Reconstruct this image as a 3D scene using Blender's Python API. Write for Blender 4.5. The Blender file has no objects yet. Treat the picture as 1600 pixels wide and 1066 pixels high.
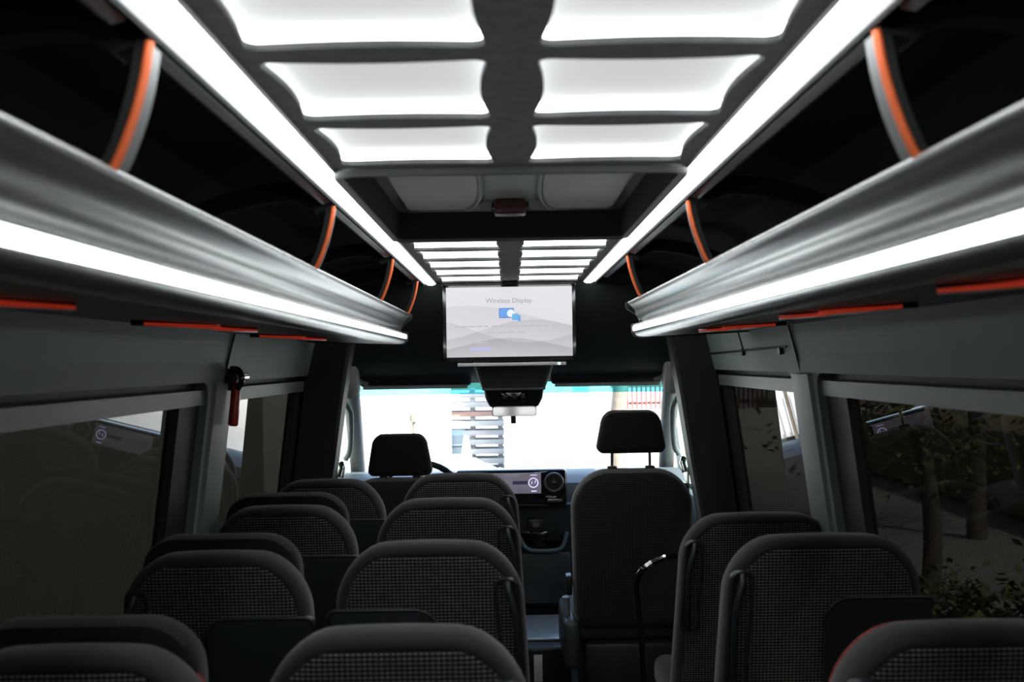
import bpy, bmesh, math, random
from mathutils import Vector, Matrix
R = math.radians
random.seed(7)
S = bpy.context.scene
COL = S.collection

# ------------------------------------------------------------------ camera
CZ = 1.55
cam_d = bpy.data.cameras.new('camera'); cam = bpy.data.objects.new('camera', cam_d); COL.objects.link(cam)
cam_d.sensor_width = 36; cam_d.lens = 36 * 1740 / 1600
cam_d.shift_x = 5 / 1600; cam_d.shift_y = 34 / 1600
cam_d.clip_start = 0.02
cam.matrix_world = Matrix.Translation((-0.010, 0, CZ)) @ Matrix.Rotation(R(90), 4, 'X') @ Matrix.Rotation(R(-0.9), 4, 'Z')
cam_d.dof.use_dof = True; cam_d.dof.focus_distance = 5.0; cam_d.dof.aperture_fstop = 5.0
S.camera = cam
# ------------------------------------------------------------------ sky, sun, exposure
W = bpy.data.worlds.new('sky'); S.world = W; W.use_nodes = True
wn = W.node_tree.nodes; wl = W.node_tree.links
sky = wn.new('ShaderNodeTexSky'); sky.sky_type = 'NISHITA'; sky.sun_disc = False
sky.sun_elevation = R(52); sky.sun_rotation = R(140); sky.air_density = 1.2; sky.dust_density = 2.5
wl.new(sky.outputs[0], wn['Background'].inputs[0]); wn['Background'].inputs[1].default_value = 1.0
sun_d = bpy.data.lights.new('sun', 'SUN'); sun = bpy.data.objects.new('sun', sun_d); COL.objects.link(sun)
sun_d.energy = 22; sun_d.angle = R(0.6); sun_d.color = (1, .96, .9)
sun.rotation_euler = (R(40), 0, R(40))
vs = S.view_settings
vs.view_transform = 'Standard'; vs.look = 'None'; vs.exposure = 0.2; vs.gamma = 1.0; vs.use_curve_mapping = False
S.cycles.max_bounces = 8; S.cycles.diffuse_bounces = 4; S.cycles.glossy_bounces = 4; S.cycles.transparent_max_bounces = 12
S.cycles.sample_clamp_indirect = 4.0
S.cycles.caustics_reflective = False; S.cycles.caustics_refractive = False

# ------------------------------------------------------------------ materials
def nt(name):
    m = bpy.data.materials.new(name); m.use_nodes = True
    return m, m.node_tree.nodes, m.node_tree.links, m.node_tree.nodes['Principled BSDF']
def mat(name, col, rough=.5, metal=0, var=.12, scale=20, bump=0, bscale=200, spec=.5, stretch=(1, 1, 1), coat=0):
    """procedural surface: colour broken by noise, optional fine bump"""
    m, n, l, b = nt(name)
    tc = n.new('ShaderNodeTexCoord'); mp = n.new('ShaderNodeMapping'); mp.inputs['Scale'].default_value = stretch
    l.new(tc.outputs['Object'], mp.inputs[0])
    no = n.new('ShaderNodeTexNoise'); no.inputs['Scale'].default_value = scale; no.inputs['Detail'].default_value = 4
    l.new(mp.outputs[0], no.inputs['Vector'])
    mx = n.new('ShaderNodeMix'); mx.data_type = 'RGBA'
    mx.inputs[6].default_value = tuple(c * (1 - var) for c in col) + (1,)
    mx.inputs[7].default_value = tuple(min(1, c * (1 + var)) for c in col) + (1,)
    l.new(no.outputs[0], mx.inputs[0]); l.new(mx.outputs[2], b.inputs['Base Color'])
    b.inputs['Roughness'].default_value = rough; b.inputs['Metallic'].default_value = metal
    b.inputs['Specular IOR Level'].default_value = spec; b.inputs['Coat Weight'].default_value = coat
    if bump:
        n2 = n.new('ShaderNodeTexNoise'); n2.inputs['Scale'].default_value = bscale; n2.inputs['Detail'].default_value = 3
        l.new(mp.outputs[0], n2.inputs['Vector'])
        bp = n.new('ShaderNodeBump'); bp.inputs['Strength'].default_value = bump; bp.inputs['Distance'].default_value = .002
        l.new(n2.outputs[0], bp.inputs['Height']); l.new(bp.outputs[0], b.inputs['Normal'])
    return m
def emis(name, col, st, base=(.8, .8, .8)):
    m, n, l, b = nt(name)
    b.inputs['Base Color'].default_value = base + (1,); b.inputs['Roughness'].default_value = .6
    b.inputs['Emission Color'].default_value = col + (1,); b.inputs['Emission Strength'].default_value = st
    return m
def glass(name, tint, ior=1.5, rough=0.0, boost=1.0):
    m, n, l, b = nt(name); n.remove(b)
    t = n.new('ShaderNodeBsdfTransparent'); t.inputs[0].default_value = tint + (1,)
    g = n.new('ShaderNodeBsdfGlossy'); g.inputs['Roughness'].default_value = rough
    f = n.new('ShaderNodeFresnel')      # same pane from either face: undo the inside-out index on back faces
    ge = n.new('ShaderNodeNewGeometry'); mi = n.new('ShaderNodeMix'); mi.inputs[2].default_value = ior; mi.inputs[3].default_value = 1 / ior
    l.new(ge.outputs['Backfacing'], mi.inputs[0]); l.new(mi.outputs[0], f.inputs[0])
    mu = n.new('ShaderNodeMath'); mu.operation = 'MULTIPLY'; mu.inputs[1].default_value = boost; mu.use_clamp = True
    mx = n.new('ShaderNodeMixShader'); l.new(f.outputs[0], mu.inputs[0]); l.new(mu.outputs[0], mx.inputs[0])
    l.new(t.outputs[0], mx.inputs[1]); l.new(g.outputs[0], mx.inputs[2])
    l.new(mx.outputs[0], n['Material Output'].inputs[0])
    return m
def M_(n, op, a, bb=None):
    x = n.new('ShaderNodeMath'); x.operation = op
    for i, v in enumerate((a, bb)):
        if v is None: continue
        if isinstance(v, (int, float)): x.inputs[i].default_value = v
        else: n.id_data.links.new(v, x.inputs[i])
    return x.outputs[0]
def dotted(name, base, dot, px=.0092, pz=.0078):
    """woven seat cloth: a grid of pale stitches on dark ground"""
    m, n, l, b = nt(name)
    tc = n.new('ShaderNodeTexCoord'); sp = n.new('ShaderNodeSeparateXYZ'); l.new(tc.outputs['Object'], sp.inputs[0])
    fx = M_(n, 'ABSOLUTE', M_(n, 'SUBTRACT', M_(n, 'FRACT', M_(n, 'DIVIDE', M_(n, 'ADD', sp.outputs[0], 5), px)), .5))
    fz = M_(n, 'ABSOLUTE', M_(n, 'SUBTRACT', M_(n, 'FRACT', M_(n, 'DIVIDE', sp.outputs[2], pz)), .5))
    k = M_(n, 'MULTIPLY', M_(n, 'LESS_THAN', fx, .33), M_(n, 'LESS_THAN', fz, .2))
    no = n.new('ShaderNodeTexNoise'); no.inputs['Scale'].default_value = 60; l.new(tc.outputs['Object'], no.inputs['Vector'])
    k2 = M_(n, 'MULTIPLY', k, M_(n, 'ADD', no.outputs[0], .35))
    mx = n.new('ShaderNodeMix'); mx.data_type = 'RGBA'; mx.inputs[6].default_value = base + (1,); mx.inputs[7].default_value = dot + (1,)
    l.new(k2, mx.inputs[0]); l.new(mx.outputs[2], b.inputs['Base Color'])
    b.inputs['Roughness'].default_value = .95; b.inputs['Specular IOR Level'].default_value = .1
    b.inputs['Sheen Weight'].default_value = .25
    bp = n.new('ShaderNodeBump'); bp.inputs['Strength'].default_value = .5; bp.inputs['Distance'].default_value = .002
    l.new(k, bp.inputs['Height']); l.new(bp.outputs[0], b.inputs['Normal'])
    return m
def cloth(name, col, sheen=.35):
    m = mat(name, col, .95, 0, .2, 90, .35, 700, .08)
    b = m.node_tree.nodes['Principled BSDF']; b.inputs['Sheen Weight'].default_value = sheen; b.inputs['Sheen Roughness'].default_value = .5
    return m

M = {}
M['black'] = mat('black_plastic', (.012, .014, .014), .42, bump=.1, bscale=500)
M['tealblack'] = mat('dark_teal_plastic', (.018, .026, .027), .45, bump=.12, bscale=400)
M['gloss'] = mat('gloss_black', (.006, .006, .007), .08, coat=.5)
M['bulk'] = mat('front_lining', (.028, .034, .034), .7, bump=.2, bscale=300)
M['lining'] = mat('roof_lining', (.010, .0125, .012), .9, bump=.25, bscale=300)
M['suede'] = mat('grey_suede', (.20, .21, .212), .9, var=.3, scale=35, bump=.3, bscale=400)
M['wall'] = mat('grey_wall_panel', (.21, .262, .225), .6, var=.1, scale=9, stretch=(1, 1, .15), bump=.3, bscale=14)
M['wallpost'] = mat('grey_pillar_trim', (.17, .20, .185), .5, bump=.1)
M['darktrim'] = mat('dark_trim', (.016, .019, .019), .6, bump=.1)
M['lower'] = mat('lower_wall_carpet', (.02, .021, .021), .95, bump=.4, bscale=250)
M['floor'] = mat('floor_vinyl', (.03, .032, .034), .4, var=.4, scale=300)
M['silver'] = mat('satin_aluminium', (.48, .495, .49), .27, .92, var=.02, scale=3)
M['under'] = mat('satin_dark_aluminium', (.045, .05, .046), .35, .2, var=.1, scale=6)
M['rail'] = mat('aluminium_rail', (.25, .26, .26), .35, .8)
M['led'] = emis('led_strip', (.96, .98, 1), 7.0)
M['tape'] = emis('led_tape', (.98, .99, 1), 4.5)
M['diff'] = emis('frosted_diffuser', (1, .99, 1), .43, (.50, .55, .55))
M['orange'] = mat('orange_piping', (.75, .14, .035), .45, var=.1, scale=80)
M['redglow'] = emis('red_accent_trim', (1, .07, .03), .16, (.8, .07, .03))
M['red'] = mat('red_seat_piping', (.35, .015, .012), .6)
M['fab'] = cloth('charcoal_cloth', (.037, .0355, .0345), .28)
M['fabdark'] = cloth('black_cloth', (.016, .0155, .015), .15)
M['dots'] = dotted('dotted_cloth', (.0125, .012, .0117), (.235, .222, .196))
M['fabfront'] = cloth('front_seat_cloth', (.085, .085, .08), .4)
M['dotsfront'] = dotted('front_seat_mesh', (.018, .0175, .0165), (.055, .053, .048), .0085, .0085)
M['shell'] = mat('blue_black_shell', (.020, .027, .030), .38, bump=.1, bscale=500)
M['chrome'] = mat('chrome', (.75, .75, .75), .12, 1)
M['barsilver'] = mat('silver_paint', (.62, .62, .58), .4)
M['mirror'] = mat('mirror_glass', (.7, .7, .68), .12, 1)
M['console'] = mat('console_grey', (.16, .175, .175), .5)
M['lgrey'] = mat('light_grey_trim', (.33, .36, .36), .55, bump=.1)
M['mgrey'] = mat('mid_grey_trim', (.12, .13, .13), .5, bump=.1)
M['dash'] = mat('dash_plastic', (.045, .055, .06), .5, bump=.2, bscale=350)
M['dashlow'] = mat('dash_lower', (.03, .04, .043), .5, bump=.2, bscale=350)
M['tealrim'] = mat('teal_rim', (.10, .17, .20), .35)
M['tint'] = glass('tinted_glass', (.0070, .0070, .0060), 1.36)
M['wind'] = glass('windscreen_glass', (.93, .97, .97), 1.4)
M['band'] = glass('teal_band_glass', (.10, .50, .56), 1.4)
M['clear'] = glass('door_glass', (.8, .86, .84), 1.4)
M['alum'] = mat('checker_aluminium', (.6, .64, .66), .3, .7, bump=.8, bscale=90)
M['white'] = mat('white_paint', (.80, .80, .80), .5, var=.04)
M['hatchglass'] = mat('hatch_lid', (.30, .325, .305), .5, var=.1, scale=14)
M['hatchpad'] = mat('hatch_pad', (.55, .555, .55), .6, var=.05)
M['redhandle'] = mat('red_handle', (.42, .02, .025), .3)
M['hatchred'] = mat('hatch_handle_red', (.10, .03, .03), .3)
# outdoors
M['asphalt'] = mat('pale_paving', (.29, .29, .28), .9, var=.15, scale=3)
M['plaster'] = mat('pale_plaster', (.62, .61, .58), .9, var=.06, scale=2)
M['leftwall'] = mat('beige_render', (.36, .36, .30), .9, var=.08, scale=1.5)
M['timber'] = mat('weathered_timber', (.30, .29, .28), .8, var=.4, scale=5, stretch=(.3, 1, 1))
M['timberred'] = mat('rust_brick', (.30, .18, .14), .8, var=.3, scale=9)
M['tub'] = mat('blue_grey_tub', (.035, .055, .07), .45)
M['tarp'] = mat('pale_blue_tarp', (.13, .18, .21), .35, var=.5, scale=3)
M['bark'] = mat('bark', (.16, .13, .10), .9, var=.4, scale=12, bump=.6, bscale=40)
M['leaf'] = mat('leaf_green', (.14, .16, .06), .6, var=.6, scale=5)
M['fence'] = mat('red_brown_fence', (.13, .04, .035), .6)
M['green'] = mat('green_board', (.25, .62, .28), .6, var=.06)
M['earth'] = mat('ochre_bank', (.28, .21, .12), .95, var=.3, scale=2)

# ------------------------------------------------------------------ helpers
WLOC = {}
def tag(o, label=None, cat=None, group=None, kind=None):
    if label: o['label'] = label
    if cat: o['category'] = cat
    if group: o['group'] = group
    if kind: o['kind'] = kind
    return o
def empty(name, loc, label, cat, group=None, kind=None):
    o = bpy.data.objects.new(name, None); COL.objects.link(o); o.location = loc; o.empty_display_size = .1
    WLOC[o.name] = Vector(loc)
    return tag(o, label, cat, group, kind)
def mesh(name, v, f, m, parent=None, smooth=35, local=False):
    """link vertices (world coordinates unless local) as one mesh object"""
    me = bpy.data.meshes.new(name)
    v = [Vector(p) for p in v]
    org = Vector((0, 0, 0))
    if not local:
        if parent is not None: org = WLOC[parent.name].copy()
        else:
            lo = [min(p[i] for p in v) for i in range(3)]; hi = [max(p[i] for p in v) for i in range(3)]
            org = Vector(((lo[0] + hi[0]) / 2, (lo[1] + hi[1]) / 2, lo[2]))
    me.from_pydata([p - org for p in v], [], f)
    me.materials.append(M[m] if isinstance(m, str) else m)
    bm = bmesh.new(); bm.from_mesh(me); bmesh.ops.recalc_face_normals(bm, faces=bm.faces); bm.to_mesh(me); bm.free()
    if smooth:
        for p in me.polygons: p.use_smooth = True
        me.set_sharp_from_angle(angle=R(smooth))
    o = bpy.data.objects.new(name, me); COL.objects.link(o)
    if parent is not None:
        o.parent = parent; WLOC[o.name] = org
    else:
        o.location = org; WLOC[o.name] = org
    return o
def join(*vf):
    V, F = [], []
    for v, f in vf:
        k = len(V); V += list(v); F += [tuple(i + k for i in q) for q in f]
    return V, F
def boxvf(x0, x1, y0, y1, z0, z1, bev=0, seg=2):
    bm = bmesh.new(); bmesh.ops.create_cube(bm, size=1)
    for q in bm.verts: q.co = Vector(((x0 + x1) / 2 + q.co.x * (x1 - x0), (y0 + y1) / 2 + q.co.y * (y1 - y0), (z0 + z1) / 2 + q.co.z * (z1 - z0)))
    if bev: bmesh.ops.bevel(bm, geom=list(bm.edges), offset=bev, segments=seg, affect='EDGES', profile=.5)
    bm.verts.index_update()
    r = [q.co.copy() for q in bm.verts], [tuple(q.index for q in f.verts) for f in bm.faces]
    bm.free(); return r
def box(name, x0, x1, y0, y1, z0, z1, m, parent=None, bev=.004, seg=2, local=False):
    v, f = boxvf(x0, x1, y0, y1, z0, z1, bev, seg)
    return mesh(name, v, f, m, parent, 35, local)
def prismvf(prof, a, b, axis='y', closed=True, caps=True):
    """profile swept along y (profile is x,z), x (profile y,z) or z (profile x,y)"""
    mk = {'y': lambda p, t: (p[0], t, p[1]), 'x': lambda p, t: (t, p[0], p[1]), 'z': lambda p, t: (p[0], p[1], t)}[axis]
    n = len(prof); v = [mk(p, a) for p in prof] + [mk(p, b) for p in prof]
    f = [(i, (i + 1) % n, n + (i + 1) % n, n + i) for i in range(n if closed else n - 1)]
    if closed and caps: f += [tuple(range(n)), tuple(range(2 * n - 1, n - 1, -1))]
    return v, f
def prism(name, prof, a, b, m, parent=None, axis='y', closed=True, caps=True, smooth=35, local=False):
    v, f = prismvf(prof, a, b, axis, closed, caps); return mesh(name, v, f, m, parent, smooth, local)
def smoothpath(pts, n=6, closed=False):
    """Catmull-Rom through the points"""
    P = [Vector(p) for p in pts]; out = []
    N = len(P)
    for i in range(N if closed else N - 1):
        if closed: p0, p1, p2, p3 = P[(i - 1) % N], P[i], P[(i + 1) % N], P[(i + 2) % N]
        else: p0, p1, p2, p3 = P[max(i - 1, 0)], P[i], P[i + 1], P[min(i + 2, N - 1)]
        for k in range(n):
            t = k / n
            out.append(.5 * ((2 * p1) + (p2 - p0) * t + (2 * p0 - 5 * p1 + 4 * p2 - p3) * t * t + (3 * p1 - p0 - 3 * p2 + p3) * t ** 3))
    if not closed: out.append(P[-1])
    return out
def tubevf(path, r, seg=10, closed=False, sq=None):
    P = [Vector(p) for p in path]; N = len(P)
    rr = r if isinstance(r, (list, tuple)) else [r] * N
    v, f = [], []; up = None
    for i in range(N):
        a = P[(i - 1) % N] if (closed or i) else P[i]; b = P[(i + 1) % N] if (closed or i < N - 1) else P[i]
        t = (b - a).normalized()
        if up is None:
            up = Vector((0, 0, 1)) if abs(t.z) < .9 else Vector((0, 1, 0))
        up = (up - t * up.dot(t)).normalized(); s = t.cross(up)
        for k in range(seg):
            an = 2 * math.pi * k / seg
            v.append(P[i] + (up * math.cos(an) + s * math.sin(an)) * rr[i])
    for i in range(N if closed else N - 1):
        for k in range(seg):
            j = (i + 1) % N
            f.append((i * seg + k, i * seg + (k + 1) % seg, j * seg + (k + 1) % seg, j * seg + k))
    if not closed: f += [tuple(range(seg)), tuple(range((N - 1) * seg, N * seg))]
    return v, f
def tube(name, path, r, m, parent=None, seg=10, closed=False, local=False):
    v, f = tubevf(path, r, seg, closed); return mesh(name, v, f, m, parent, 50, local)
def rrect(x0, x1, y0, y1, r, k=6):
    """rounded rectangle loop, counter-clockwise from the lower right corner; r single or four radii"""
    r = r if isinstance(r, (list, tuple)) else [r] * 4
    out = []
    for i, (cx, cy, a) in enumerate(((x1, y0, -90), (x1, y1, 0), (x0, y1, 90), (x0, y0, 180))):
        sx = -1 if cx == x1 else 1; sy = -1 if cy == y1 else 1
        for j in range(k + 1):
            an = R(a + 90 * j / k)
            out.append((cx + sx * r[i] + r[i] * math.cos(an), cy + sy * r[i] + r[i] * math.sin(an)))
    return out
def inset(loop, d):
    """offset a convex closed 2D loop inward"""
    n = len(loop); out = []
    for i in range(n):
        a = Vector(loop[i - 1]); p = Vector(loop[i]); b = Vector(loop[(i + 1) % n])
        e1 = (p - a); e2 = (b - p)
        if e1.length < 1e-6: e1 = e2
        if e2.length < 1e-6: e2 = e1
        t = (e1.normalized() + e2.normalized()).normalized(); nn = Vector((-t.y, t.x))
        out.append(tuple(p + nn * d))
    return out
def loftvf(loops, cap0=True, cap1=True, close=False):
    n = len(loops[0]); v = [p for L in loops for p in L]; f = []
    for i in range(len(loops) - (0 if close else 1)):
        j = (i + 1) % len(loops)
        f += [(i * n + k, i * n + (k + 1) % n, j * n + (k + 1) % n, j * n + k) for k in range(n)]
    if cap0 and not close: f.append(tuple(range(n)))
    if cap1 and not close: f.append(tuple(range((len(loops) - 1) * n, len(loops) * n)))
    return v, f
def gridvf(rws):
    n = len(rws[0]); v = [p for r in rws for p in r]
    return v, [(i * n + k, i * n + k + 1, (i + 1) * n + k + 1, (i + 1) * n + k) for i in range(len(rws) - 1) for k in range(n - 1)]
def cushionvf(loop, ys, cap0=True, cap1=True):
    """pillow: list of (inset, y) layers of an x-z outline"""
    return loftvf([[(x, y, z) for x, z in inset(loop, d)] for d, y in ys], cap0, cap1)
def text(name, body, size, loc, m, parent, rot=(R(90), 0, 0), align='CENTER'):
    cu = bpy.data.curves.new(name, 'FONT'); cu.body = body; cu.size = size; cu.align_x = align; cu.align_y = 'CENTER'; cu.extrude = .0004
    t = bpy.data.objects.new(name, cu); COL.objects.link(t)
    dg = bpy.context.evaluated_depsgraph_get(); me = bpy.data.meshes.new_from_object(t.evaluated_get(dg))
    bpy.data.objects.remove(t)
    o = bpy.data.objects.new(name, me); me.materials.clear(); me.materials.append(m); COL.objects.link(o)
    o.parent = parent; o.location = Vector(loc) - WLOC[parent.name]; o.rotation_euler = rot
    return o
def copy_tree(o, parent=None):
    c = o.copy(); COL.objects.link(c); c.parent = parent
    for ch in list(o.children): copy_tree(ch, c)
    return c
def struct(o, label, cat):
    return tag(o, label, cat, kind='structure')

# ------------------------------------------------------------------ the van shell
YB, YF = -1.2, 5.05
struct(box('floor', -1.06, 1.06, YB, 6.9, -.06, 0, 'floor', None, .002), 'dark speckled vinyl floor of the van', 'floor')
KN = ((-.1, 1.02), (.0, 1.02), (.80, 1.0), (1.505, .91), (1.70, .865), (2.0, .80))
def xw(z):
    for (a, xa), (b, xb) in zip(KN, KN[1:]):
        if z <= b: return xa + (xb - xa) * (z - a) / (b - a)
    return KN[-1][1]
ZW0, ZW1 = .80, 1.505
WIN = ((-.55, 3.35), (3.62, 5.08))
def wall(side):
    V, F = [], []
    def pt(y, z, d=0):
        V.append((side * (xw(z) + d), y, z)); return len(V) - 1
    def quad(y0, y1, z0, z1, zs=()):
        F.append((pt(y0, z0), pt(y1, z0), pt(y1, z1), pt(y0, z1)))
    ysp = (YB, WIN[0][0] - .1, 3.43, 3.54, 5.16, 5.62, 6.60)
    quad(YB, ysp[1], 0, ZW0 - .06); quad(YB, ysp[1], ZW0 - .06, 1.56); quad(YB, YF + .6, 1.56, 1.70); quad(YB, YF + .9, 1.70, 2.0)
    quad(ysp[1], 6.9, 0, ZW0 - .06); quad(3.43, 3.54, ZW0 - .06, 1.56); quad(5.16, 5.62, ZW0 - .06, 1.56)
    for (a, b), (c0, c1), (za, zb), (ca, cb), rad in ((WIN[0], (ysp[1], 3.43), (ZW0, ZW1), (ZW0 - .06, 1.56), .06),
                                                     (WIN[1], (3.54, 5.16), (ZW0, ZW1), (ZW0 - .06, 1.56), .06),
                                                     ((5.68, 6.42), (5.62, 6.60), (.86, 1.40), (ZW0 - .06, 1.56), .06)):
        k = 5; L = rrect(a, b, za, zb, rad, k)
        C = [pt(*c) for c in ((c1, ca), (c1, cb), (c0, cb), (c0, ca))]
        I = [pt(*q) for q in L]; O = [pt(q[0], q[1], .055) for q in L]
        n = len(L)
        for c in range(4):
            for j in range(k): F.append((C[c], I[c * (k + 1) + j], I[c * (k + 1) + j + 1]))
            F.append((C[c], I[c * (k + 1) + k], I[((c + 1) * (k + 1)) % n], C[(c + 1) % 4]))
        for i in range(n): F.append((I[i], I[(i + 1) % n], O[(i + 1) % n], O[i]))
    return V, F
for side, nm in ((-1, 'left'), (1, 'right')):
    w = mesh('wall_' + nm, *wall(side), 'wall', None, 25)
    struct(w, 'grey upholstered side wall of the van on the ' + ('driver side' if side < 0 else 'passenger side'), 'wall')
    # seams between the wall panels, and the dark lower lining
    sx = lambda z, d=.004: side * (xw(z) - d)
    tube('seam', [(sx(1.70), 3.50, 1.69), (sx(1.505), 3.50, 1.51)], .004, 'black', w, 6)
    if side > 0:
        tube('seam', [(sx(1.585), 3.60, 1.588), (sx(1.585), 4.95, 1.578)], .004, 'black', w, 6)
        tube('seam', [(sx(1.70), 4.27, 1.69), (sx(1.585), 4.27, 1.59)], .003, 'black', w, 6)
        for yy in (3.68, 4.27):
            tube('clip', [(sx(1.575, -.004), yy, 1.578), (sx(1.575, .012), yy, 1.576)], .014, 'black', w, 10)
    v, f = gridvf([[(side * (xw(z) - d), y, z) for y in (YB, YF)] for z, d in ((.0, .012), (.735, .012), (.74, 0))])
    mesh('lower_lining', v, f, 'lower', w)
    # pillar cover between the two windows
    v, f = gridvf([[(side * (xw(z) - d), y, z) for y, d in ((3.37, -.01), (3.385, .014), (3.47, .022), (3.585, .014), (3.60, -.01))] for z in (.70, 1.0, 1.3, 1.50)])
    mesh('pillar_cover', v, f, 'wallpost', w, 40)
struct(box('wall_rear', -1.0, 1.0, YB - .05, YB, 0, 2.05, 'mgrey', None, .003), 'plain grey rear wall behind the last seats', 'wall')
# roof lining above everything
roof = [(-.84, 1.78), (-.80, 1.90), (-.70, 1.965), (-.45, 2.005), (0, 2.02), (.45, 2.005), (.70, 1.965), (.80, 1.90), (.84, 1.78)]
v, f = prismvf(roof, YB, 5.5, 'y', False)
struct(mesh('ceiling', v, f, 'lining', None, 50), 'black carpeted roof lining of the van', 'ceiling')

# side windows: frame and tinted pane
def side_window(name, side, y0, y1, label):
    g = empty(name, (side * 1.0, (y0 + y1) / 2, ZW0), label, 'window', kind='structure')
    o = lambda z, d: side * (xw(z) + d)
    # header bar, sill bar and two uprights
    def bar(nm, ya, yb, za, zb, d0, d1, m):
        v, f = loftvf([[(o(z, d), y, z) for (y, z) in ((ya, za), (yb, za), (yb, zb), (ya, zb))] for d in (d0, d1)])
        return mesh(nm, v, f, m, g, 30)
    bar('header_bar', y0 - .01, y1 + .01, 1.437, 1.482, .012, .06, 'wallpost')
    bar('recess_shade', y0 - .02, y1 + .02, 1.47, 1.52, .040, .062, 'darktrim')  # dark fill above the header; its colour stands for the recess shadow
    bar('sill_bar', y0 - .01, y1 + .01, ZW0 - .01, ZW0 + .04, .02, .06, 'darktrim')
    bar('upright', y1 - .20, y1 + .01, ZW0, 1.437, .025, .06, 'darktrim')
    bar('upright', y0 - .01, y0 + .03, ZW0, 1.437, .025, .06, 'darktrim')
    zs = (ZW0, ZW1)
    v = [(o(z, .048), y, z) for z in zs for y in (y0, y1)] + [(o(z, .053), y, z) for z in zs for y in (y0, y1)]
    mesh('pane', v[:4], [(0, 1, 3, 2)], 'tint', g, 0)
side_window('window_1', -1, *WIN[0], 'long dark tinted side window nearest the rear, driver side')
side_window('window_2', -1, *WIN[1], 'tinted side window between the pillars, driver side, reflecting the windscreen')
side_window('window_3', 1, *WIN[0], 'long dark tinted side window showing a tree, passenger side')
side_window('window_4', 1, *WIN[1], 'tinted side window before the cab, passenger side, reflecting the windscreen')

# ------------------------------------------------------------------ ceiling board with wavy cut-outs
ZC = CZ + .363
BX = .328; CS = .0315; CX = .305; ROWL = .318; PIT = .372
rows = [1.333 + PIT * k for k in range(-4, 3) if k < 2] + [3.215 + PIT * k for k in range(5)]
rows = [1.333 - PIT * 3, 1.333 - PIT * 2, 1.333 - PIT, 1.333, 1.333 + PIT] + [3.235 + .358 * k for k in range(5)]
def pin(x0, x1, y0, y1, r=.016, bow=.011, k=4, ns=8):
    """rounded rectangle whose four sides bow inward: list of corner arcs and side points"""
    L = rrect(x0, x1, y0, y1, r, k); sides = []
    arcs = [L[i * (k + 1):(i + 1) * (k + 1)] for i in range(4)]
    cx, cy = (x0 + x1) / 2, (y0 + y1) / 2
    for i in range(4):
        a, b = Vector(arcs[i][-1]), Vector(arcs[(i + 1) % 4][0]); nrm = Vector((-(b - a).y, (b - a).x)).normalized()
        bw = bow if i in (0, 2) else bow * .8
        sides.append([tuple(a.lerp(b, t / ns) + nrm * bw * math.sin(math.pi * t / ns) ** 1.0) for t in range(1, ns)])
    return arcs, sides
def board(ya, yb, rws):
    V, F = [], []
    def pt(x, y, z=ZC): V.append((x, y, z)); return len(V) - 1
    edges = [ya] + [(rws[i] + ROWL + rws[i + 1]) / 2 for i in range(len(rws) - 1)] + [yb]
    for i, y0 in enumerate(rws):
        for s in (-1, 1):
            xa, xb = sorted((s * CS, s * CX)); ca, cb = sorted((0, s * BX))
            arcs, sides = pin(xa, xb, y0, y0 + ROWL)
            C = [pt(cb, edges[i]), pt(cb, edges[i + 1]), pt(ca, edges[i + 1]), pt(ca, edges[i])]
            A = [[pt(*p) for p in a] for a in arcs]; SD = [[pt(*p) for p in q] for q in sides]
            loop = []
            for c in range(4):
                for j in range(len(A[c]) - 1): F.append((C[c], A[c][j], A[c][j + 1]))
                F.append(tuple([C[c], A[c][-1]] + SD[c] + [A[(c + 1) % 4][0], C[(c + 1) % 4]]))
                loop += A[c] + SD[c]
            up = [pt(V[q][0], V[q][1], ZC + .008) for q in loop]
            n = len(loop)
            for j in range(n): F.append((loop[j], loop[(j + 1) % n], up[(j + 1) % n], up[j]))
    return V, F
b1 = mesh('ceiling_board', *board(YB, 2.055, rows[:5]), 'suede', None, 20)
struct(b1, 'grey suede ceiling board with wavy cut-outs behind the roof hatch', 'ceiling')
b2 = mesh('ceiling_board', *board(3.20, 5.04, rows[5:]), 'suede', None, 20)
struct(b2, 'grey suede ceiling board with wavy cut-outs in front of the roof hatch', 'ceiling')
ordr = ['nearest', 'second', 'third', 'fourth', 'fifth']
for i, y0 in enumerate(rows):
    if i < 2: continue
    for s in (-1, 1):
        sd = 'driver-side' if s < 0 else 'passenger-side'
        if i < 5:
            lab = f'{sd} lit ceiling panel behind the hatch, {["third", "second", "first"][i-2]} row from the hatch'
        else:
            lab = f'{sd} lit ceiling panel in front of the hatch, {["first", "second", "third", "fourth", "fifth"][i-5]} row from the hatch'
        xa, xb = sorted((s * CS, s * CX)); cx = (xa + xb) / 2
        g = empty('ceiling_light', (cx, y0 + ROWL / 2, ZC), lab, 'ceiling light', 'backlit ceiling panels')
        e = .022
        v, f = boxvf(xa - e, xb + e, y0 - e, y0 + ROWL + e, ZC + .026, ZC + .034, 0)
        mesh('diffuser', v, f, 'diff', g, 0)
        L = rrect(xa - .012, xb + .012, y0 - .012, y0 + ROWL + .012, .02, 4)
        v, f = loftvf([[(x, y, z) for x, y in L] for z in (ZC + .009, ZC + .0255)], False, False)
        mesh('led_tape', v, f, 'tape', g, 0)
for i in (0, 1):
    for s in (-1, 1):
        xa, xb = sorted((s * CS, s * CX)); y0 = rows[i]
        g = empty('ceiling_light', ((xa + xb) / 2, y0 + ROWL / 2, ZC), ('driver-side' if s < 0 else 'passenger-side') + ' lit ceiling panel ' + ('above the camera, over the last seats' if i else 'behind the camera, furthest to the rear'), 'ceiling light', 'backlit ceiling panels')
        v, f = boxvf(xa - .022, xb + .022, y0 - .022, y0 + ROWL + .022, ZC + .026, ZC + .034, 0)
        mesh('diffuser', v, f, 'diff', g, 0)

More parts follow.
